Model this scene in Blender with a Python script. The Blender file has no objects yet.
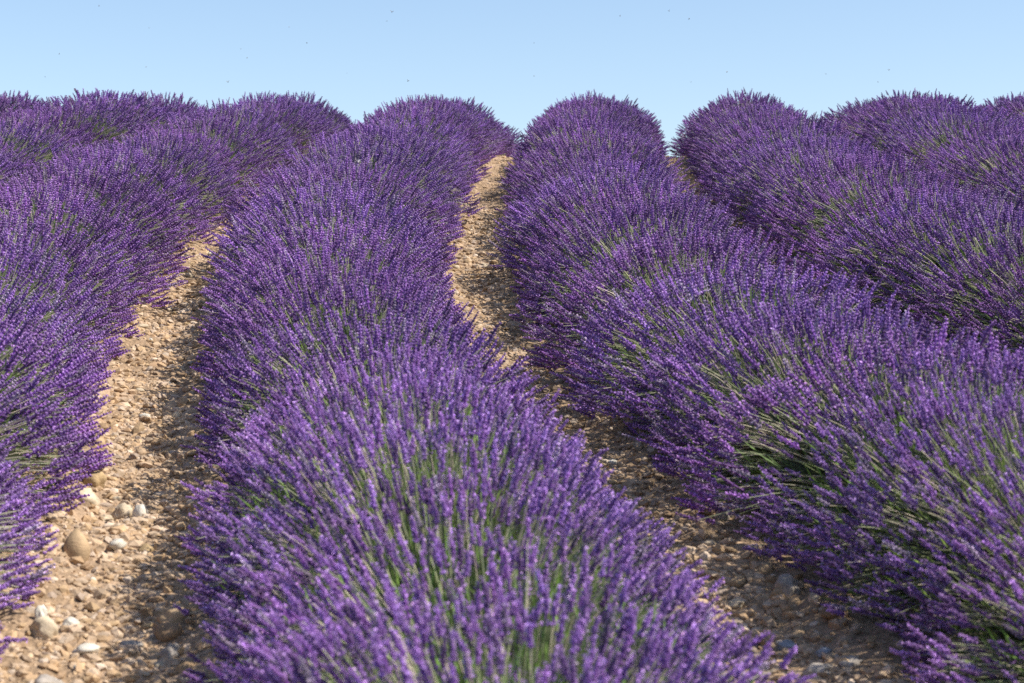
import bpy, math, random
import numpy as np
from mathutils import Vector, Matrix

scene = bpy.context.scene
C = scene.collection

# ------------------------------------------------------------------ camera, sky, sun, exposure
FPX = 1900.0                       # focal length in pixels of a 1024 px wide frame
W = 1.60                           # distance between two rows, metres
HC = 1.70                         # camera height above the slope
SLOPE = 0.1847
cam_d = bpy.data.cameras.new("camera")
cam = bpy.data.objects.new("camera", cam_d)
C.objects.link(cam)
cam.location = (0, 0, HC)
cam.rotation_euler = (math.radians(90), 0, 0)
cam_d.sensor_width = 36.0
cam_d.lens = FPX / 1024.0 * 36.0
cam_d.clip_start = 0.05
cam_d.clip_end = 3000
cam_d.dof.use_dof = True
cam_d.dof.focus_distance = 10.5
cam_d.dof.aperture_fstop = 6.3
scene.camera = cam

SUN_EL, SUN_ROT = math.radians(50), math.radians(102)   # rotation counted from +Y towards +X
world = bpy.data.worlds.new("World")
scene.world = world
world.use_nodes = True
wn, wl = world.node_tree.nodes, world.node_tree.links
wn.clear()
w_out = wn.new("ShaderNodeOutputWorld")
w_bg = wn.new("ShaderNodeBackground")
w_sky = wn.new("ShaderNodeTexSky")
w_sky.sky_type = 'NISHITA'
w_sky.sun_disc = False
w_sky.sun_elevation = SUN_EL
w_sky.sun_rotation = SUN_ROT
w_sky.altitude = 600
w_sky.air_density = 1.0
w_sky.dust_density = 1.5
w_sky.ozone_density = 1.4
w_bg.inputs["Strength"].default_value = 0.125
wl.new(w_sky.outputs[0], w_bg.inputs["Color"])
wl.new(w_bg.outputs[0], w_out.inputs["Surface"])

sun_d = bpy.data.lights.new("sun", 'SUN')
sun_d.energy = 4.7
sun_d.angle = math.radians(0.55)
sun_d.color = (1.0, 0.93, 0.82)
sun = bpy.data.objects.new("sun", sun_d)
C.objects.link(sun)
sdir = Vector((math.sin(SUN_ROT) * math.cos(SUN_EL), math.cos(SUN_ROT) * math.cos(SUN_EL), math.sin(SUN_EL)))
sun.rotation_euler = sdir.to_track_quat('Z', 'Y').to_euler()

scene.view_settings.view_transform = 'Standard'
scene.view_settings.look = 'None'
scene.view_settings.exposure = 0.60
scene.view_settings.gamma = 1.0
scene.view_settings.use_curve_mapping = False
scene.cycles.max_bounces = 6
scene.cycles.diffuse_bounces = 3
scene.cycles.glossy_bounces = 2
scene.cycles.transmission_bounces = 3
scene.cycles.use_denoising = False

rng = np.random.default_rng(7)
random.seed(7)

# ------------------------------------------------------------------ terrain functions
CURVE_Y = np.array([-6, 0.0, 2.0, 3.0, 4.12, 4.68, 5.4, 6.2, 8.17, 10.0, 11.9, 13.65, 15.9, 17.5, 19.0, 21.0, 22.5, 26.0, 34.0])
CURVE_X = np.array([1.6, 1.10, .90, .80, .69, .63, .51, .365, .06, -.13, -.24, -.22, -.15, -.08, .01, .14, .26, .62, 1.5])
_yy = np.linspace(-6, 34, 801)
_xx = np.interp(_yy, CURVE_Y, CURVE_X)
_k = np.hanning(25); _k /= _k.sum()
_xx = np.convolve(np.pad(_xx, 12, mode='edge'), _k, mode='valid')


def path_x(y):
    """centre line of the middle path"""
    return np.interp(y, _yy, _xx)


Y0, KB, SEND = 18.3, 0.053, -0.12


def ground_base(y):
    y = np.asarray(y, float)
    yb = Y0 + (SLOPE - SEND) / KB
    z = SLOPE * y
    d = np.clip(y - Y0, 0, yb - Y0)
    z = np.where(y > Y0, SLOPE * Y0 + SLOPE * d - KB / 2 * d * d + SEND * np.clip(y - yb, 0, None), z)
    return z


def hash2(ix, iy, s):
    h = np.sin(ix * 127.1 + iy * 311.7 + s * 74.7) * 43758.5453
    return h - np.floor(h)


def vnoise(x, y, s=0):
    ix, iy = np.floor(x), np.floor(y)
    fx, fy = x - ix, y - iy
    fx, fy = fx * fx * (3 - 2 * fx), fy * fy * (3 - 2 * fy)
    a, b = hash2(ix, iy, s), hash2(ix + 1, iy, s)
    c, d = hash2(ix, iy + 1, s), hash2(ix + 1, iy + 1, s)
    return (a * (1 - fx) + b * fx) * (1 - fy) + (c * (1 - fx) + d * fx) * fy


def ground_z(x, y):
    x = np.asarray(x, float); y = np.asarray(y, float)
    ph = (x - path_x(y)) / W
    ph = ph - np.round(ph)                       # 0 in the middle of a path
    bank = 0.055 * (1 - np.cos(2 * np.pi * ph)) / 2 + 0.03 * np.exp(-((np.abs(ph) - .16) / .07) ** 2)
    far = np.clip((40 - np.hypot(x, y - 10)) / 15, 0, 1)
    rough = (vnoise(x * 3.1, y * 3.1, 1) - .5) * .05 + (vnoise(x * 9, y * 9, 2) - .5) * .040 \
        + (vnoise(x * 22, y * 22, 3) - .5) * .022
    return ground_base(y) + (bank + rough) * far


def at_ground(px, py):
    """where the view through this point of the photograph meets the field"""
    dx, dz = (px - 512) / FPX, (341.5 - py) / FPX
    y = np.linspace(2, 23, 4200)
    gap = HC + dz * y - ground_z(dx * y, y)
    i = int(np.argmax(gap < 0)) if (gap < 0).any() else len(y) - 1
    return dx * y[i], y[i], float(ground_z(dx * y[i], y[i]))


# ------------------------------------------------------------------ helpers
def mesh_from(name, V, F, col=None, smooth=False, mat=None, mat2=None, fmat=None):
    me = bpy.data.meshes.new(name)
    V = np.ascontiguousarray(V, np.float32); F = np.ascontiguousarray(F, np.int32)
    k = F.shape[1]
    me.vertices.add(len(V)); me.vertices.foreach_set("co", V.ravel())
    me.loops.add(F.size); me.loops.foreach_set("vertex_index", F.ravel())
    me.polygons.add(len(F))
    me.polygons.foreach_set("loop_start", np.arange(0, F.size, k, dtype=np.int32))
    me.polygons.foreach_set("use_smooth", np.full(len(F), smooth, bool))
    if col is not None:
        a = me.color_attributes.new("tint", 'FLOAT_COLOR', 'POINT')
        c4 = np.ones((len(V), 4), np.float32); c4[:, :3] = col
        a.data.foreach_set("color", c4.ravel())
    if mat: me.materials.append(mat)
    me.update(calc_edges=True)
    me.validate()
    return me


def link(name, data, parent=None, loc=(0, 0, 0), rot=(0, 0, 0), scale=(1, 1, 1)):
    o = bpy.data.objects.new(name, data)
    o.location, o.rotation_euler, o.scale = loc, rot, scale
    if parent: o.parent = parent
    C.objects.link(o)
    return o


def tag(o, label=None, cat=None, group=None, kind=None):
    if label: o["label"] = label
    if cat: o["category"] = cat
    if group: o["group"] = group
    if kind: o["kind"] = kind
    return o


class Acc:
    def __init__(s): s.V, s.F, s.K, s.n = [], [], [], 0

    def add(s, V, F, K):
        V = V.reshape(-1, 3); K = np.asarray(K, float)
        if K.ndim > 1: K = K.reshape(-1, 3)
        s.V.append(V); s.F.append(F.reshape(-1, 3) + s.n); s.K.append(np.broadcast_to(K, V.shape).reshape(-1, 3)); s.n += len(V)

    def stamp(s, V, F, K):
        """V: (n, m, 3) n copies of one template; F: (f, 3); K (n, m, 3)"""
        n, m = V.shape[:2]
        FF = F[None] + (np.arange(n) * m)[:, None, None]
        s.add(V, FF, K)

    def get(s): return np.concatenate(s.V), np.concatenate(s.F), np.concatenate(s.K)


def icosphere(sub):
    import bmesh
    bm = bmesh.new(); bmesh.ops.create_icosphere(bm, subdivisions=sub, radius=1)
    bm.verts.ensure_lookup_table()
    V = np.array([v.co[:] for v in bm.verts]); F = np.array([[v.index for v in f.verts] for f in bm.faces])
    bm.free()
    return V, F


def frames(D, r):
    """rotation matrices (n,3,3) whose third column is D, spun at random"""
    D = D / np.linalg.norm(D, axis=1, keepdims=True)
    a = r.normal(size=D.shape)
    X = np.cross(D, a); X /= np.linalg.norm(X, axis=1, keepdims=True) + 1e-9
    Y = np.cross(D, X)
    return np.stack([X, Y, D], axis=2)


def new_mat(name):
    m = bpy.data.materials.new(name); m.use_nodes = True
    m.node_tree.nodes.clear()
    return m, m.node_tree.nodes, m.node_tree.links


def plant_mat(name, rough, transl, hue=.5, var=.25, gloss=.35):
    m, n, l = new_mat(name)
    out = n.new("ShaderNodeOutputMaterial")
    at = n.new("ShaderNodeAttribute"); at.attribute_name = "tint"
    oi = n.new("ShaderNodeObjectInfo")
    mr = n.new("ShaderNodeMapRange"); mr.inputs[3].default_value = 1 - var; mr.inputs[4].default_value = 1 + var
    l.new(oi.outputs["Random"], mr.inputs[0])
    mh = n.new("ShaderNodeMath"); mh.operation = 'MULTIPLY'; mh.inputs[1].default_value = 7.31
    fr = n.new("ShaderNodeMath"); fr.operation = 'FRACT'
    l.new(oi.outputs["Random"], mh.inputs[0]); l.new(mh.outputs[0], fr.inputs[0])
    mr2 = n.new("ShaderNodeMapRange"); mr2.inputs[3].default_value = .5 - .012; mr2.inputs[4].default_value = .5 + .012
    l.new(fr.outputs[0], mr2.inputs[0])
    hs = n.new("ShaderNodeHueSaturation")
    l.new(mr2.outputs[0], hs.inputs["Hue"]); l.new(mr.outputs[0], hs.inputs["Value"]); l.new(at.outputs["Color"], hs.inputs["Color"])
    p = n.new("ShaderNodeBsdfPrincipled"); p.inputs["Roughness"].default_value = rough
    p.inputs["Specular IOR Level"].default_value = gloss
    l.new(hs.outputs[0], p.inputs["Base Color"])
    t = n.new("ShaderNodeBsdfTranslucent"); l.new(hs.outputs[0], t.inputs["Color"])
    mx = n.new("ShaderNodeMixShader"); mx.inputs[0].default_value = transl
    l.new(p.outputs[0], mx.inputs[1]); l.new(t.outputs[0], mx.inputs[2]); l.new(mx.outputs[0], out.inputs["Surface"])
    return m


M_BLOOM = plant_mat("lavender_flower", .75, .12, var=.16)
M_STEM = plant_mat("lavender_stem", .6, .15, var=.12)
M_LEAF = plant_mat("lavender_leaf", .65, .25, var=.15)


def stone_mat(name):
    m, n, l = new_mat(name)
    out = n.new("ShaderNodeOutputMaterial")
    at = n.new("ShaderNodeAttribute"); at.attribute_name = "tint"
    tc = n.new("ShaderNodeTexCoord")
    n1 = n.new("ShaderNodeTexNoise"); n1.inputs["Scale"].default_value = 26; n1.inputs["Detail"].default_value = 6
    l.new(tc.outputs["Object"], n1.inputs["Vector"])
    cr = n.new("ShaderNodeMapRange"); cr.inputs[1].default_value = .3; cr.inputs[2].default_value = .7
    cr.inputs[3].default_value = .72; cr.inputs[4].default_value = 1.18
    l.new(n1.outputs["Fac"], cr.inputs[0])
    mu = n.new("ShaderNodeVectorMath"); mu.operation = 'SCALE'
    l.new(at.outputs["Color"], mu.inputs[0]); l.new(cr.outputs[0], mu.inputs["Scale"])
    p = n.new("ShaderNodeBsdfPrincipled"); p.inputs["Roughness"].default_value = .85
    p.inputs["Specular IOR Level"].default_value = .3
    l.new(mu.outputs[0], p.inputs["Base Color"])
    n2 = n.new("ShaderNodeTexNoise"); n2.inputs["Scale"].default_value = 140; n2.inputs["Detail"].default_value = 4
    l.new(tc.outputs["Object"], n2.inputs["Vector"])
    bp = n.new("ShaderNodeBump"); bp.inputs["Strength"].default_value = .5; bp.inputs["Distance"].default_value = .004
    l.new(n2.outputs["Fac"], bp.inputs["Height"]); l.new(bp.outputs[0], p.inputs["Normal"])
    l.new(p.outputs[0], out.inputs["Surface"])
    return m


M_STONE = stone_mat("limestone")


def soil_mat():
    m, n, l = new_mat("stony_soil")
    out = n.new("ShaderNodeOutputMaterial")
    tc = n.new("ShaderNodeTexCoord")
    n1 = n.new("ShaderNodeTexNoise"); n1.inputs["Scale"].default_value = 2.2; n1.inputs["Detail"].default_value = 8
    n2 = n.new("ShaderNodeTexNoise"); n2.inputs["Scale"].default_value = 42; n2.inputs["Detail"].default_value = 6
    v = n.new("ShaderNodeTexVoronoi"); v.inputs["Scale"].default_value = 55
    for x in (n1, n2, v): l.new(tc.outputs["Object"], x.inputs["Vector"])
    r1 = n.new("ShaderNodeValToRGB")
    r1.color_ramp.elements[0].position, r1.color_ramp.elements[0].color = .3, (.262, .182, .112, 1)
    r1.color_ramp.elements[1].position, r1.color_ramp.elements[1].color = .7, (.410, .292, .200, 1)
    l.new(n1.outputs["Fac"], r1.inputs[0])
    r2 = n.new("ShaderNodeMapRange"); r2.inputs[1].default_value = .3; r2.inputs[2].default_value = .72
    r2.inputs[3].default_value = .62; r2.inputs[4].default_value = 1.3
    l.new(n2.outputs["Fac"], r2.inputs[0])
    mu = n.new("ShaderNodeVectorMath"); mu.operation = 'SCALE'
    l.new(r1.outputs[0], mu.inputs[0]); l.new(r2.outputs[0], mu.inputs["Scale"])
    p = n.new("ShaderNodeBsdfPrincipled"); p.inputs["Roughness"].default_value = .95
    p.inputs["Specular IOR Level"].default_value = .15
    l.new(mu.outputs[0], p.inputs["Base Color"])
    ad = n.new("ShaderNodeMath"); ad.operation = 'ADD'
    l.new(n2.outputs["Fac"], ad.inputs[0]); l.new(v.outputs["Distance"], ad.inputs[1])
    bp = n.new("ShaderNodeBump"); bp.inputs["Strength"].default_value = .8; bp.inputs["Distance"].default_value = .012
    l.new(ad.outputs[0], bp.inputs["Height"]); l.new(bp.outputs[0], p.inputs["Normal"])
    l.new(p.outputs[0], out.inputs["Surface"])
    return m


# ------------------------------------------------------------------ ground: one sheet, fine where the paths show
gx = np.concatenate([-np.geomspace(400, 6.2, 26), np.arange(-6, -3.2, .1), np.arange(-3.2, 3.2, .028), np.arange(3.2, 6, .1), np.geomspace(6.2, 400, 26)])
gy = np.concatenate([-np.geomspace(300, 1.2, 24), np.arange(-1, 2.5, .12), np.arange(2.5, 12, .03), np.arange(12, 23, .05), np.arange(23, 34, .3), np.geomspace(34.5, 900, 40)])
GX, GY = np.meshgrid(gx, gy)
GZ = ground_z(GX, GY)
nx, ny = len(gx), len(gy)
idx = (np.arange(ny - 1)[:, None] * nx + np.arange(nx - 1)[None]).ravel()
FQ = np.stack([idx, idx + 1, idx + nx + 1, idx + nx], 1)
me = mesh_from("ground", np.stack([GX.ravel(), GY.ravel(), GZ.ravel()], 1), FQ, smooth=True, mat=soil_mat())
tag(link("ground", me), "pale stony soil of the sloping lavender field", kind="structure")


# ------------------------------------------------------------------ lavender
def spindle(sides, L, R, low=.35):
    V = [(0, 0, 0)] + [(R * math.cos(2 * math.pi * i / sides), R * math.sin(2 * math.pi * i / sides), L * low) for i in range(sides)] + [(0, 0, L)]
    F = []
    for i in range(sides):
        j = (i + 1) % sides
        F += [(0, 1 + j, 1 + i), (sides + 1, 1 + i, 1 + j)]
    return np.array(V, float), np.array(F)


CALYX = np.array([.182, .056, .320])
PETAL = np.array([.585, .340, .800])
FADED = np.array([.20, .13, .22])


def make_spike(r, fine):
    """one flower spike along +z, length about 6 cm from its lowest whorl"""
    A = Acc()
    L = r.uniform(.041, .062) if fine else r.uniform(.046, .070)
    nw, nf, sides = (8, 6, 4) if fine else (6, 5, 3)
    curve = r.uniform(-.12, .12, 2)
    zs = list(np.linspace(.004, L - .006, nw))
    if r.random() < .45: zs[0] -= r.uniform(.007, .016)     # the lowest whorl often stands off
    for k, z in enumerate(zs):
        t = k / (nw - 1)
        rad = .0048 * (1 - .45 * t) * r.uniform(.85, 1.15)
        a0 = r.uniform(0, 6.28)
        n = nf if t < .85 else nf - 2
        for i in range(n):
            a = a0 + 6.283 * i / n + r.normal(0, .2)
            el = math.radians(r.uniform(36, 62) + 18 * t)
            d = np.array([math.cos(a) * math.cos(el), math.sin(a) * math.cos(el), math.sin(el)])
            V, F = spindle(sides, .0094 * (1 - .3 * t) * r.uniform(.75, 1.25) * (1 if fine else 1.15), .0027 * (1 - .2 * t) * (1 if fine else 1.35), .6)
            R = frames(d[None], r)[0]
            off = np.array([curve[0] * z * z / L, curve[1] * z * z / L, z])
            q = r.random()
            c = CALYX * r.uniform(.35, 1.25) * (1 - .35 * q) + PETAL * .35 * q
            K = np.repeat(c[None], len(V), 0)
            K[-1] = c * .35 + PETAL * .68 * r.uniform(.5, 1.35)
            if r.random() < .05: K[:] = FADED * r.uniform(.6, 1.1)
            P0 = np.array([d[0], d[1], 0]) * rad * .45 + off
            A.add(V @ R.T + P0, F, K)
            if fine and r.random() < .24:        # open corolla: a small lipped flower at the mouth of the calyx
                tip = P0 + d * .0085
                u, v = R[:, 0], R[:, 1]
                s = r.uniform(.0026, .0042)
                PV = np.array([tip - d * .001, tip + u * s + d * s * .5, tip + v * s * .5 + d * s * .9, tip - u * s + d * s * .5, tip - v * s + d * s * .1])
                A.add(PV, np.array([(0, 1, 2), (0, 2, 3), (0, 4, 1)]), PETAL * r.uniform(.85, 1.25))
    n = 4
    rings = [(zs[0] - .004, .0012), (L * .3, .0034), (L * .75, .0028), (L, .0006)]
    V = np.array([[R * math.cos(6.283 * i / n) + curve[0] * z * z / L, R * math.sin(6.283 * i / n) + curve[1] * z * z / L, z] for z, R in rings for i in range(n)])
    F = []
    for k in range(3):
        for i in range(n):
            a, b = k * n + i, k * n + (i + 1) % n
            F += [(a, b, b + n), (a, b + n, a + n)]
    A.add(V, np.array(F), CALYX * .9)
    V, F, K = A.get()
    return V, F, K, L


SPIKES = {True: [make_spike(np.random.default_rng(100 + i), True) for i in range(9)],
          False: [make_spike(np.random.default_rng(200 + i), False) for i in range(9)]}
SPIKE_MESH = [mesh_from("flower_spike", V, F, K, mat=M_BLOOM) for V, F, K, L in SPIKES[True]]

HALF_W, TOP, MIDZ, HALF_U = .635, .635, .13, .36


def make_plant_meshes(seed, fine, nspike, openness, solo):
    """meshes of one plant: u along the row = y, v across = x. SOLO spikes are returned one by one."""
    r = np.random.default_rng(seed)
    n = nspike
    u = np.clip(r.normal(0, .62, n), -1.7, 1.7) * HALF_U
    # angle round the bush, 0 on top; a little sparser on the very top
    ph = r.uniform(-1, 1, n)
    ph = np.sign(ph) * np.abs(ph) ** (1 - .10 * openness) * math.radians(101)
    keep = ~((np.abs(ph) < .62) & (np.abs(u) < .20) & (r.random(n) < .80 * openness))
    gaps = np.sin(ph * 9.3 + r.uniform(0, 6)) * np.sin(u * 23 + r.uniform(0, 6)) + .6 * np.sin(ph * 17 + u * 31 + r.uniform(0, 6))
    keep &= r.random(n) > .55 * np.clip(gaps - .35, 0, 1)      # small open spots where the stems show
    u, ph = u[keep], ph[keep]; n = len(u)
    lay = 1 - np.abs(r.normal(0, .085, n)) - (r.random(n) < .34) * r.uniform(.05, .34, n)
    lobes = 1 + .05 * np.sin(ph * 3.1 + r.uniform(0, 6)) + .03 * np.sin(u * 11 + r.uniform(0, 6)) + .03 * np.sin(ph * 7 + u * 9 + r.uniform(0, 6))
    lobes *= 1 - .035 * (np.abs(u) / HALF_U) ** 2.4
    shoot = (r.random(n) < .05) * r.uniform(.02, .09, n)
    rad = lay * lobes + shoot
    v = HALF_W * np.sin(ph) * rad
    z = MIDZ + (TOP - MIDZ) * np.cos(ph) * rad
    z = np.maximum(z, .045 + .05 * r.random(n))
    ulean = u
    T = np.stack([v, ulean, z], 1)
    B = np.stack([v * .18 + r.normal(0, .03, n), u * .85, .06 + .05 * r.random(n)], 1)
    side = np.abs(np.sin(ph))
    D0 = T - B
    ln = np.linalg.norm(D0, axis=1, keepdims=True)
    Mid = B + D0 * .52 + np.stack([np.zeros(n), np.zeros(n), .055 * side + .01], 1) - np.stack([np.sign(v) * .03 * side, np.zeros(n), np.zeros(n)], 1)
    dirs = (T - Mid); dirs /= np.linalg.norm(dirs, axis=1, keepdims=True)
    dirs[:, 2] += .16 * r.random(n) + .46 * side       # tips turn up to the light
    dirs += r.normal(0, .14, (n, 3))
    dirs /= np.linalg.norm(dirs, axis=1, keepdims=True)
    Rm = frames(dirs, r)
    scl = r.uniform(.78, 1.22, n) * (.92 if fine else 1.14)
    which = r.integers(0, 9, n)
    Ls = np.array([s[3] for s in SPIKES[fine]])[which] * scl
    S = T - dirs * Ls[:, None]                          # where the stem ends and the spike begins
    val = r.uniform(.50, 1.30, n) * (1.0 if fine else 1.14)
    pale = np.where(r.random(n) < .10, .9, r.uniform(0, .25, n))        # some heads are greyer, a few past flowering
    # spikes that stand alone as parts: outermost, on top and on the face towards the foot of the slope
    alone = np.zeros(n, bool)
    if solo:
        score = rad * 1.5 - u * .5 + .25 * np.cos(ph) + r.random(n) * .3
        alone[np.argsort(-score)[:solo]] = True
    A = Acc()
    for k in range(9):
        V, F, K, L = SPIKES[fine][k]
        m = (which == k) & ~alone
        VV = np.einsum('nij,mj->nmi', Rm[m] * scl[m][:, None, None], V) + S[m][:, None]
        KK = K[None] * val[m][:, None, None]
        A.stamp(VV, F, KK * (1 - pale[m][:, None, None]) + (KK.mean(2, keepdims=True) * np.array([1.20, .98, 1.32])) * pale[m][:, None, None])
    V, F, K = A.get()
    bloom = mesh_from("blossom", V, F, np.clip(K, 0, 1), mat=M_BLOOM)
    solos = [(int(which[i]), Matrix.Translation(S[i]) @ Matrix(Rm[i] * scl[i]).to_4x4()) for i in np.nonzero(alone)[0]]
    # stems
    A = Acc()
    segs = 4 if fine else 3
    ts = np.linspace(.30, 1, segs + 1)
    P = []
    for t in ts:
        P.append(B * (1 - t) ** 2 + 2 * t * (1 - t) * Mid + (S + dirs * .004) * t * t)
    P = np.stack(P, 1)
    tang = np.gradient(P, axis=1); tang /= np.linalg.norm(tang, axis=2, keepdims=True) + 1e-9
    a = np.cross(tang, r.normal(size=(n, 1, 3))); a /= np.linalg.norm(a, axis=2, keepdims=True) + 1e-9
    b = np.cross(tang, a)
    rr = np.linspace(.0012, .0009, segs + 1)[None, :, None] * r.uniform(.75, 1.3, (n, 1, 1))
    ring = [P + rr * (a * math.cos(q) + b * math.sin(q)) for q in (0, 2.094, 4.189)]
    V = np.stack(ring, 2).reshape(n, -1, 3)
    F = []
    for k in range(segs):
        for i in range(3):
            p, q = k * 3 + i, k * 3 + (i + 1) % 3
            F += [(p, q, q + 3), (p, q + 3, p + 3)]
    straw = (r.random(n) < .40)[:, None, None]
    tt = np.repeat(ts, 3)[None, :, None]
    green = np.array([.150, .235, .060]) * (1 - tt) + np.array([.38, .41, .24]) * tt
    K = np.where(straw, np.array([.53, .47, .36]), green) * r.uniform(.7, 1.25, (n, 1, 1))
    A.stamp(V, np.array(F), K)
    V, F, K = A.get()
    stems = mesh_from("stem", V, F, K, mat=M_STEM)
    # leaves
    nl = 2600 if fine else 1100
    A = Acc()
    ul = r.normal(0, .5, nl).clip(-1, 1) * HALF_U * .9
    pl = r.uniform(-1, 1, nl) * math.radians(95)
    rl = r.uniform(.40, .80, nl) + .07 * openness * np.cos(pl)
    c = np.stack([HALF_W * np.sin(pl) * rl, ul, MIDZ * .6 + (TOP - MIDZ) * np.cos(pl) * rl], 1)
    d = np.stack([np.sin(pl), ul * .8, np.cos(pl) + .35], 1) + r.normal(0, .28, (nl, 3))
    R = frames(d, r)
    ll, wl_ = r.uniform(.035, .085, nl), r.uniform(.0013, .0026, nl)
    loc = np.array([[0, 0, 0], [-1, .25, .5], [1, .25, .5], [0, .9, 1.0]])
    loc = loc[None] * np.stack([wl_, wl_ * 2.0, ll], 1)[:, None]
    VV = np.einsum('nij,nmj->nmi', R, loc) + c[:, None]
    fresh = (r.random(nl) * (1 if fine else .55))[:, None, None]
    K = (np.array([.075, .115, .040]) * (1 - fresh) + np.array([.240, .410, .070]) * fresh) * r.uniform(.75, 1.2, (nl, 1, 1))
    A.stamp(VV, np.array([(0, 2, 1), (1, 2, 3)]), np.broadcast_to(K, VV.shape))
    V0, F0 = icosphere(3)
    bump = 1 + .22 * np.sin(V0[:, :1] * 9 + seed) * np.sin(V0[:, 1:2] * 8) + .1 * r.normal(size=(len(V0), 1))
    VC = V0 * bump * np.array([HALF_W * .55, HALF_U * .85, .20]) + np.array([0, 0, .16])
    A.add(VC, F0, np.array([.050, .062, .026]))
    V, F, K = A.get()
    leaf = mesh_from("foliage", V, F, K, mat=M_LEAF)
    return bloom, stems, leaf, solos


NEAR = [make_plant_meshes(500 + i, True, 900, [.0, .10, .0, .66, .05, .18][i], 90) for i in range(6)]
FAR = [make_plant_meshes(600 + i, False, 640, [.0, .0, .1, .0, .15, .0, .3, .0, .05, .0][i], 0) for i in range(10)]

ROW_SAY = {
    0: "row between the two dirt paths",
    -1: "row left of the left path",
    -2: "second row left of the left path",
    -3: "third row left of the left path",
    1: "row right of the middle path",
    2: "second row right of the middle path",
    3: "third row right of the middle path",
    4: "fourth row right of the middle path",
}
GROUP_SAY = {
    0: "lavender plants of the row between the two dirt paths",
    -1: "lavender plants of the row left of the left path",
    -2: "lavender plants of the second row on the left",
    -3: "lavender plants of the third row on the left",
    1: "lavender plants of the row right of the middle path",
    2: "lavender plants of the second row on the right",
    3: "lavender plants of the third row on the right",
    4: "lavender plants of the fourth row on the right",
}


def zone_label(k, y, first):
    if first: return f"lavender plant at the near end of {ROW_SAY[k]}"
    if y < 4.2: return f"large blurred lavender plant low in {ROW_SAY[k]}"
    if y < 6.5: return f"purple lavender plant low down in {ROW_SAY[k]}"
    if y < 10.5: return f"purple lavender plant halfway up {ROW_SAY[k]}"
    if y < 16: return f"purple lavender plant high up in {ROW_SAY[k]}"
    if y < 20.3: return f"purple lavender plant just below the crest, {ROW_SAY[k]}"
    return f"purple lavender plant against the sky, {ROW_SAY[k]}"


prng = np.random.default_rng(42)
n_plants = 0
for k in range(-3, 5):
    y = 1.75 + prng.uniform(0, .3)
    first = True
    side_prev = 0
    while y < 24.0:
        xr = float(path_x(y)) + (k - .5) * W
        slope_x = (float(path_x(y + .1)) - float(path_x(y - .1))) / .2
        px = xr / y * FPX
        if abs(px) < 512 + 1.05 * FPX / y:
            near = y < 5.6
            i = int(prng.integers(0, 6 if near else 10))
            if near:           # the two bushes that stand open and show their fresh green hearts
                heart = (k == 0 and 3.35 < y < 3.9) or (k == 1 and 4.3 < y < 4.85)
                i = 3 if heart else (i if i != 3 else 1)
            elif k == -1 and 6.1 < y < 6.7: i = 6
            bm_, st_, lf_, solos = (NEAR if near else FAR)[i]
            root = link("lavender_plant", None)
            root.empty_display_size = .1
            wide = 1 + (.03 if k in (1, 2) else .07) * min(1, max(0, (y - 7) / 6)) + (.22 if k >= 3 or k <= -2 else 0) * min(1, max(0, (y - 13) / 6))
            mid = math.exp(-((y - 7.2) / 2.2) ** 2)
            wide *= 1 - .13 * mid if k == 0 else 1
            low = math.exp(-((y - 3.5) / 1.1) ** 2)
            s = prng.normal(1.0, .028) * (1.03 if k in (-3, -2, 3, 4) else 1)
            x = xr + prng.normal(0, .03) + {0: .07 * low - .03 * mid, 1: -.11 * mid + .10 * math.exp(-((y - 4.7) / 1.2) ** 2), -1: -.13 * math.exp(-((y - 4.3) / 1.3) ** 2), 4: -.25, -3: .2}.get(k, 0)
            root.location = (x, y, float(ground_base(y)) + .03)
            flip = math.pi if (not near and prng.random() < .5) else 0
            root.rotation_euler = (0, 0, -math.atan(slope_x) + prng.normal(0, .12) + flip)
            root.scale = (s * prng.normal(1, .045) * wide, s * prng.uniform(.95, 1.1), s * prng.normal(.985, .03))
            tag(root, zone_label(k, y, first), "lavender plant", GROUP_SAY[k])
            b = link("blossom", bm_, root); b["kind"] = "stuff"
            t = link("stem", st_, root); t["kind"] = "stuff"
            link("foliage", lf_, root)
            for w_, mtx in solos:
                o = bpy.data.objects.new("flower_spike", SPIKE_MESH[w_])
                o.parent = root
                o.matrix_local = mtx
                C.objects.link(o)
            first = False
            n_plants += 1
        y += prng.uniform(.40, .49) if y < 6 else prng.uniform(.43, .56)
print("plants", n_plants)

# ------------------------------------------------------------------ gravel on the paths
I1 = icosphere(1); I2 = icosphere(2); I3 = icosphere(3)
STONE_COLS = np.array([[.46, .36, .245], [.52, .43, .32], [.40, .285, .165], [.37, .30, .22], [.43, .32, .185], [.56, .50, .41], [.32, .285, .25], [.36, .25, .15]])
STONE_P = np.array([.24, .2, .16, .1, .14, .07, .05, .04])


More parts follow.
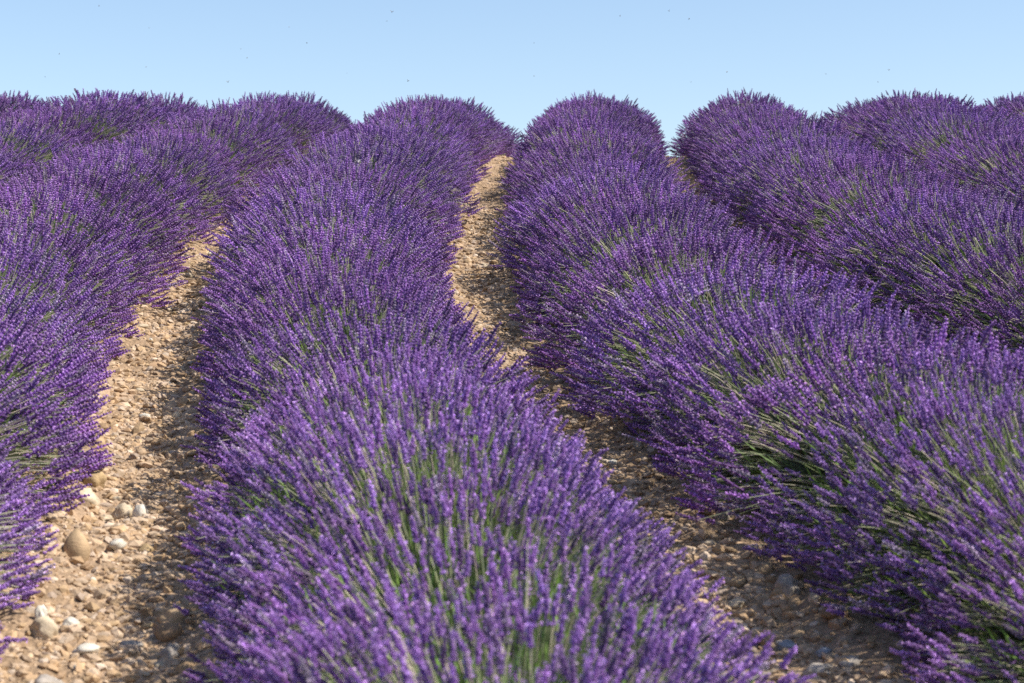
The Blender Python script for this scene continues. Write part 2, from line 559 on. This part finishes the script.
def pebble_batch(A, base, n, xs, ys, size, r):
    V0, F0 = base
    sc = size[:, None] * np.stack([r.uniform(.8, 1.35, n), r.uniform(.75, 1.2, n), r.uniform(.45, .8, n)], 1)
    D = r.normal(size=(n, 3)) * .35 + np.array([0, 0, 1])
    R = frames(D, r)
    w1 = r.normal(size=(n, 3)) * 2.2; w2 = r.normal(size=(n, 3)) * 3.5
    p1, p2 = r.uniform(0, 6, n), r.uniform(0, 6, n)
    b = 1 + .16 * np.sin(V0 @ w1.T + p1).T + .13 * np.sin(V0 @ w2.T + p2).T + .10 * r.normal(size=(n, len(V0)))
    V = V0[None] * b[:, :, None] * sc[:, None]
    V = np.einsum('nij,nmj->nmi', R, V)
    zz = ground_z(xs, ys) + sc[:, 2] * r.uniform(-.55, .30, n)
    V += np.stack([xs, ys, zz], 1)[:, None]
    c = (STONE_COLS[r.choice(len(STONE_COLS), n, p=STONE_P)] * .62 + np.array([.44, .315, .185]) * .38) * r.uniform(.75, 1.15, (n, 1)) * np.array([1.03, .985, 1.0])
    A.stamp(V, F0, np.broadcast_to(c[:, None], V.shape))


A = Acc()
gr = np.random.default_rng(5)
for k in (-1, 0, 1, 2, -2):
    for y0, y1, cnt, s0, s1, base in ((3.4, 7.6, 11000, .005, .024, I1), (7.6, 14, 7500, .006, .026, I1), (14, 22.5, 3600, .008, .019, I1)):
        if k in (1, 2, -2) and y1 <= 14: continue
        cnt = cnt
        ys = gr.uniform(y0, y1, cnt)
        xs = path_x(ys) + k * W + np.clip(gr.normal(0, .17, cnt), -.42, .42)
        size = s0 + (s1 - s0) * gr.random(cnt) ** 3.2
        pebble_batch(A, base, cnt, xs, ys, size, gr)
V, F, K = A.get()
me = mesh_from("gravel", V, F, K, smooth=False, mat=M_STONE)
tag(link("gravel", me), "small tan and cream pebbles strewn along the dirt paths", kind="stuff")

# ------------------------------------------------------------------ stones one could pick up, one by one
def stone_mesh(seed, dims, color, rough=.10, egg=0.0):
    r = np.random.default_rng(seed)
    V0, F0 = I3
    b = np.ones(len(V0))
    for f, a in ((1.6, rough), (3.4, rough * .7), (7.0, rough * .42), (14.0, rough * .2)):
        for _ in range(2):
            b += a * np.sin(V0 @ (r.normal(size=3) * f) + r.uniform(0, 6)) * .7
    V = V0 * b[:, None]
    V[:, :2] *= (1 - egg * V[:, 2:3])
    V = V * np.array(dims) / 2
    patch = 1 + .12 * np.sin(V0 @ (r.normal(size=3) * 3) + 1)
    K = np.array(color)[None] * patch[:, None]
    return mesh_from("stone", V, F0, K, smooth=True, mat=M_STONE)


TAN, CREAM, OCHRE, GREY, BLUE, BROWN, WHITE = (.42, .30, .18), (.52, .43, .31), (.40, .29, .16), (.36, .32, .28), (.27, .29, .32), (.30, .20, .12), (.62, .58, .50)
NOTABLE = [   # px, py of the foot, width px, height px, colour, egg, label
    (75, 560, 25, 32, TAN, .22, "smooth egg-shaped tan stone standing upright beside the left lavender row"),
    (121, 518, 19, 17, CREAM, 0, "rounded beige stone touching a whiter stone on the left path"),
    (139, 518, 15, 18, WHITE, 0, "whitest stone of the touching pair on the left path"),
    (106, 522, 16, 11, CREAM, 0, "low oval stone just left of the touching pair of stones"),
    (83, 503, 27, 18, CREAM, 0, "wide pale stone at the left edge of the left path above the egg-shaped stone"),
    (93, 486, 20, 16, OCHRE, 0, "ochre stone at the left edge of the left path"),
    (174, 624, 26, 20, TAN, 0, "uppermost of three large stones against the foot of the lavender beside the left path"),
    (167, 643, 27, 20, BROWN, 0, "middle stone of three against the foot of the lavender, brown and rounded"),
    (172, 660, 24, 20, GREY, 0, "lowest of three large stones against the foot of the lavender, greyish"),
    (84, 655, 24, 11, WHITE, 0, "flat white stone lying in the lower left path"),
    (70, 629, 16, 14, WHITE, 0, "round whitish stone in the lower left path"),
    (42, 640, 28, 22, CREAM, .05, "big cream stone under the spikes of the left lavender row"),
    (40, 622, 12, 18, WHITE, .1, "upright pale stone at the tips of the left lavender row"),
    (131, 650, 21, 10, GREY, 0, "flat grey stone in the middle of the lower left path"),
    (44, 690, 36, 16, GREY, 0, "broad grey stone at the bottom of the left path"),
    (96, 446, 18, 17, TAN, .05, "angular tan stone at the left edge of the left path halfway up"),
    (175, 419, 9, 8, CREAM, 0, "small cream stone against the lavender on the upper left path"),
    (150, 343, 6, 6, WHITE, 0, "tiny white stone high on the left path"),
    (789, 595, 24, 23, GREY, .05, "round pale grey stone in the shade beside the right lavender row"),
    (766, 574, 15, 13, TAN, 0, "brownish stone above the round grey stone on the middle path"),
    (815, 601, 11, 9, CREAM, 0, "small pale stone below the round grey stone on the middle path"),
    (836, 618, 24, 13, BROWN, 0, "brown stone half under the right lavender row on the middle path"),
    (786, 652, 22, 13, BLUE, 0, "bluish grey stone in the lower middle path"),
    (824, 657, 17, 9, BLUE, 0, "small slate blue stone in the lower middle path"),
    (850, 668, 28, 12, GREY, 0, "flat grey stone near the bottom of the middle path"),
    (822, 676, 30, 13, GREY, 0, "wide flat stone at the bottom of the middle path"),
    (722, 520, 12, 12, GREY, 0, "grey stone in the shade where the middle path narrows"),
    (603, 354, 20, 9, CREAM, 0, "pale flat stone beside the dry grass on the middle path"),
]
for i, (px, py, wp, hp, colr, egg, lab) in enumerate(NOTABLE):
    x, y, z = at_ground(px, py)
    sx, sz = wp / FPX * y, hp / FPX * y
    me = stone_mesh(900 + i, (sx, sx * .9, sz * 1.15), colr, .075 if egg > .15 else .21, egg)
    o = link("stone", me, loc=(x, y + sx * .3, z + sz * (.30 if egg else .20)), rot=(0, 0, random.uniform(-.4, .4)))
    tag(o, lab, "stone")

VARI = [stone_mesh(950 + i, (1.25, 1, random.uniform(.6, .85)), c, .18) for i, c in enumerate((TAN, CREAM, TAN, OCHRE, GREY, CREAM, BROWN, WHITE, TAN, CREAM))]
sr = np.random.default_rng(31)
for k, say in ((-1, "left"), (0, "middle")):
    for j in range(95):
        y = 3.7 + 10 * sr.random() ** 1.5
        x = float(path_x(y)) + k * W + float(np.clip(sr.normal(0, .17), -.36, .36))
        s = .020 + .036 * sr.random() ** 2.4
        v = int(sr.integers(0, len(VARI)))
        o = link("stone", VARI[v], loc=(x, y, float(ground_z(x, y)) + s * .06), rot=(sr.normal(0, .25), sr.normal(0, .25), sr.uniform(0, 6.28)), scale=(s, s, s))
        part = "lower" if y < 6.3 else "upper"
        tag(o, f"fist-sized or smaller loose stone on the {part} stretch of the {say} dirt path", "stone", f"loose stones on the {part} {say} path")

# ------------------------------------------------------------------ dry grass at the foot of the right row, weed on the crest
def blades(name, seed, n, length, spread, color, width, droop):
    r = np.random.default_rng(seed)
    A = Acc()
    for _ in range(n):
        a = r.uniform(0, 6.28)
        out = np.array([math.cos(a), math.sin(a), 0]) * spread * r.uniform(.2, 1)
        L = length * r.uniform(.55, 1.1)
        p0 = np.array([math.cos(a), math.sin(a), 0]) * r.uniform(0, .02)
        pts = [p0 + out * t ** 1.4 + np.array([0, 0, L * (t - droop * t ** 3)]) for t in np.linspace(0, 1, 6)]
        sd = np.array([-math.sin(a), math.cos(a), 0])
        V = []
        for t, p in zip(np.linspace(0, 1, 6), pts):
            w = width * (1 - .8 * t)
            V += [p + sd * w, p - sd * w, p + np.array([0, 0, w]) + out * .01]
        F = []
        for q in range(5):
            for i in range(3):
                b0, b1 = q * 3 + i, q * 3 + (i + 1) % 3
                F += [(b0, b1, b1 + 3), (b0, b1 + 3, b0 + 3)]
        A.add(np.array(V), np.array(F), np.array(color) * r.uniform(.7, 1.25))
    V, F, K = A.get()
    return mesh_from(name, V, F, K, mat=M_STEM)


x, y, z = at_ground(592, 392)
tag(link("dry_grass_tuft", blades("dry_grass_tuft", 1, 34, .17, .16, (.36, .28, .14), .0016, .45), loc=(x, y, z)),
    "dry tan grass tuft arching at the foot of the right lavender row", "grass tuft")
xw, yw = 1.83, 21.3
tag(link("weed", blades("weed", 2, 16, .30, .14, (.16, .20, .10), .0016, .15), loc=(xw, yw, float(ground_z(xw, yw)))),
    "thin wispy weed on the crest in the gap between two rows", "weed")

# ------------------------------------------------------------------ bees over the crest, one pale butterfly
def plain(name, col, rough=.5, alpha=1.0):
    m, n, l = new_mat(name)
    out = n.new("ShaderNodeOutputMaterial"); p = n.new("ShaderNodeBsdfPrincipled")
    no = n.new("ShaderNodeTexNoise"); no.inputs["Scale"].default_value = 300
    tc = n.new("ShaderNodeTexCoord"); l.new(tc.outputs["Object"], no.inputs["Vector"])
    mx = n.new("ShaderNodeMix"); mx.data_type = 'RGBA'
    mx.inputs[6].default_value = (*[c * .75 for c in col], 1); mx.inputs[7].default_value = (*[min(1, c * 1.2) for c in col], 1)
    l.new(no.outputs["Fac"], mx.inputs[0]); l.new(mx.outputs[2], p.inputs["Base Color"])
    p.inputs["Roughness"].default_value = rough
    p.inputs["Alpha"].default_value = alpha
    l.new(p.outputs[0], out.inputs["Surface"])
    return m


M_BEE, M_WING, M_PALE = plain("bee_fuzz", (.10, .065, .03), .7), plain("bee_wing", (.55, .55, .55), .3, .5), plain("butterfly_wing", (.80, .72, .70), .7)


def bee_body():
    V0, F0 = I2
    A = Acc()
    V = V0.copy()
    y = V0[:, 1]
    waist = np.where(np.abs(y - .18) < .2, .78, 1.0)
    prof = np.interp(y, [-1, -.7, -.3, .15, .45, .72, 1], [.15, .55, .9, .6, .9, .55, .6])
    ring = np.hypot(V0[:, 0], V0[:, 2]) + 1e-6
    V[:, 0] = V0[:, 0] / ring * prof * .0026 * np.minimum(1, ring * 1.6)
    V[:, 2] = V0[:, 2] / ring * prof * .0026 * np.minimum(1, ring * 1.6)
    V[:, 1] = y * .0068
    A.add(V, F0, np.array([.1, .07, .03]))
    V, F, K = A.get()
    return mesh_from("bee", V, F, smooth=True, mat=M_BEE)


def wing_mesh(s, L, wd, mat):
    pts = [(0, 0), (.3, .45), (.7, .5), (1, .2), (.95, -.25), (.55, -.5), (.15, -.3)]
    top = [(s * L * p, wd * q, .0002) for p, q in pts]; bot = [(a, b, -.0002) for a, b, c in top]
    V = np.array(top + bot); n = len(pts); F = []
    for i in range(1, n - 1):
        F += [(0, i, i + 1), (n, n + i + 1, n + i)]
    for i in range(n):
        j = (i + 1) % n
        F += [(i, n + i, n + j), (i, n + j, j)]
    return mesh_from("wing", V, np.array(F), mat=mat)


BEE, WR, WL = bee_body(), wing_mesh(1, .0095, .0042, M_WING), wing_mesh(-1, .0095, .0042, M_WING)
BEES = [(99, 6, 1), (149, 28, 1.1), (59, 54, .9), (146, 67, .9), (228, 82, 1.5), (241, 49, .9), (247, 58, .9), (392, 12, 1.5), (387, 21, 1),
        (307, 43, 1), (408, 81, 1.2), (347, 73, .8), (620, 16, 1), (669, 11, 1), (689, 19, 1.2), (534, 43, .9), (534, 76, .9), (727, 72, 1.2),
        (691, 82, .8), (826, 74, 1.1), (889, 70, 1.2), (878, 82, .8), (289, 27, .8), (45, 77, .8)]
for i, (px, py, big) in enumerate(BEES):
    y = 11.0 / big + sr.uniform(-.5, .5)
    o = link("bee", None, loc=((px - 512) / FPX * y, y, HC + (341.5 - py) / FPX * y), rot=(sr.normal(0, .3), sr.normal(0, .3), sr.uniform(0, 6.28)))
    o.empty_display_size = .01; o.scale = (.72,) * 3
    if px < 400: lab = "tiny dark bee in the sky over the rows on the left"
    elif px < 560: lab = "tiny dark bee in the sky above the middle path"
    else: lab = "tiny dark bee in the sky over the rows on the right"
    if (px, py) == (228, 82): lab = "darkest tiny bee low over the crest of the left rows"
    tag(o, lab, "bee", "bees flying above the lavender")
    link("body", BEE, o)
    link("wing", WR, o, rot=(0, math.radians(-25), .3), loc=(.0015, .0015, .0018))
    link("wing", WL, o, rot=(0, math.radians(25), -.3), loc=(-.0015, .0015, .0018))

yb = 11.45
bx, bz = (358 - 512) / FPX * yb, HC + (341.5 - 162.5) / FPX * yb
o = link("butterfly", None, loc=(bx, yb, bz), rot=(.2, 0, .5))
tag(o, "small pale butterfly resting on the flowers left of the middle path", "butterfly")
bb = link("body", mesh_from("butterfly_body", np.array([v.co[:] for v in BEE.vertices]) * np.array([.8, 1.5, .8]), np.array([p.vertices[:] for p in BEE.polygons]), smooth=True, mat=M_BEE), o)
link("wing", wing_mesh(1, .021, .030, M_PALE), o, rot=(0, math.radians(-62), 0))
link("wing", wing_mesh(-1, .021, .030, M_PALE), o, rot=(0, math.radians(50), 0))
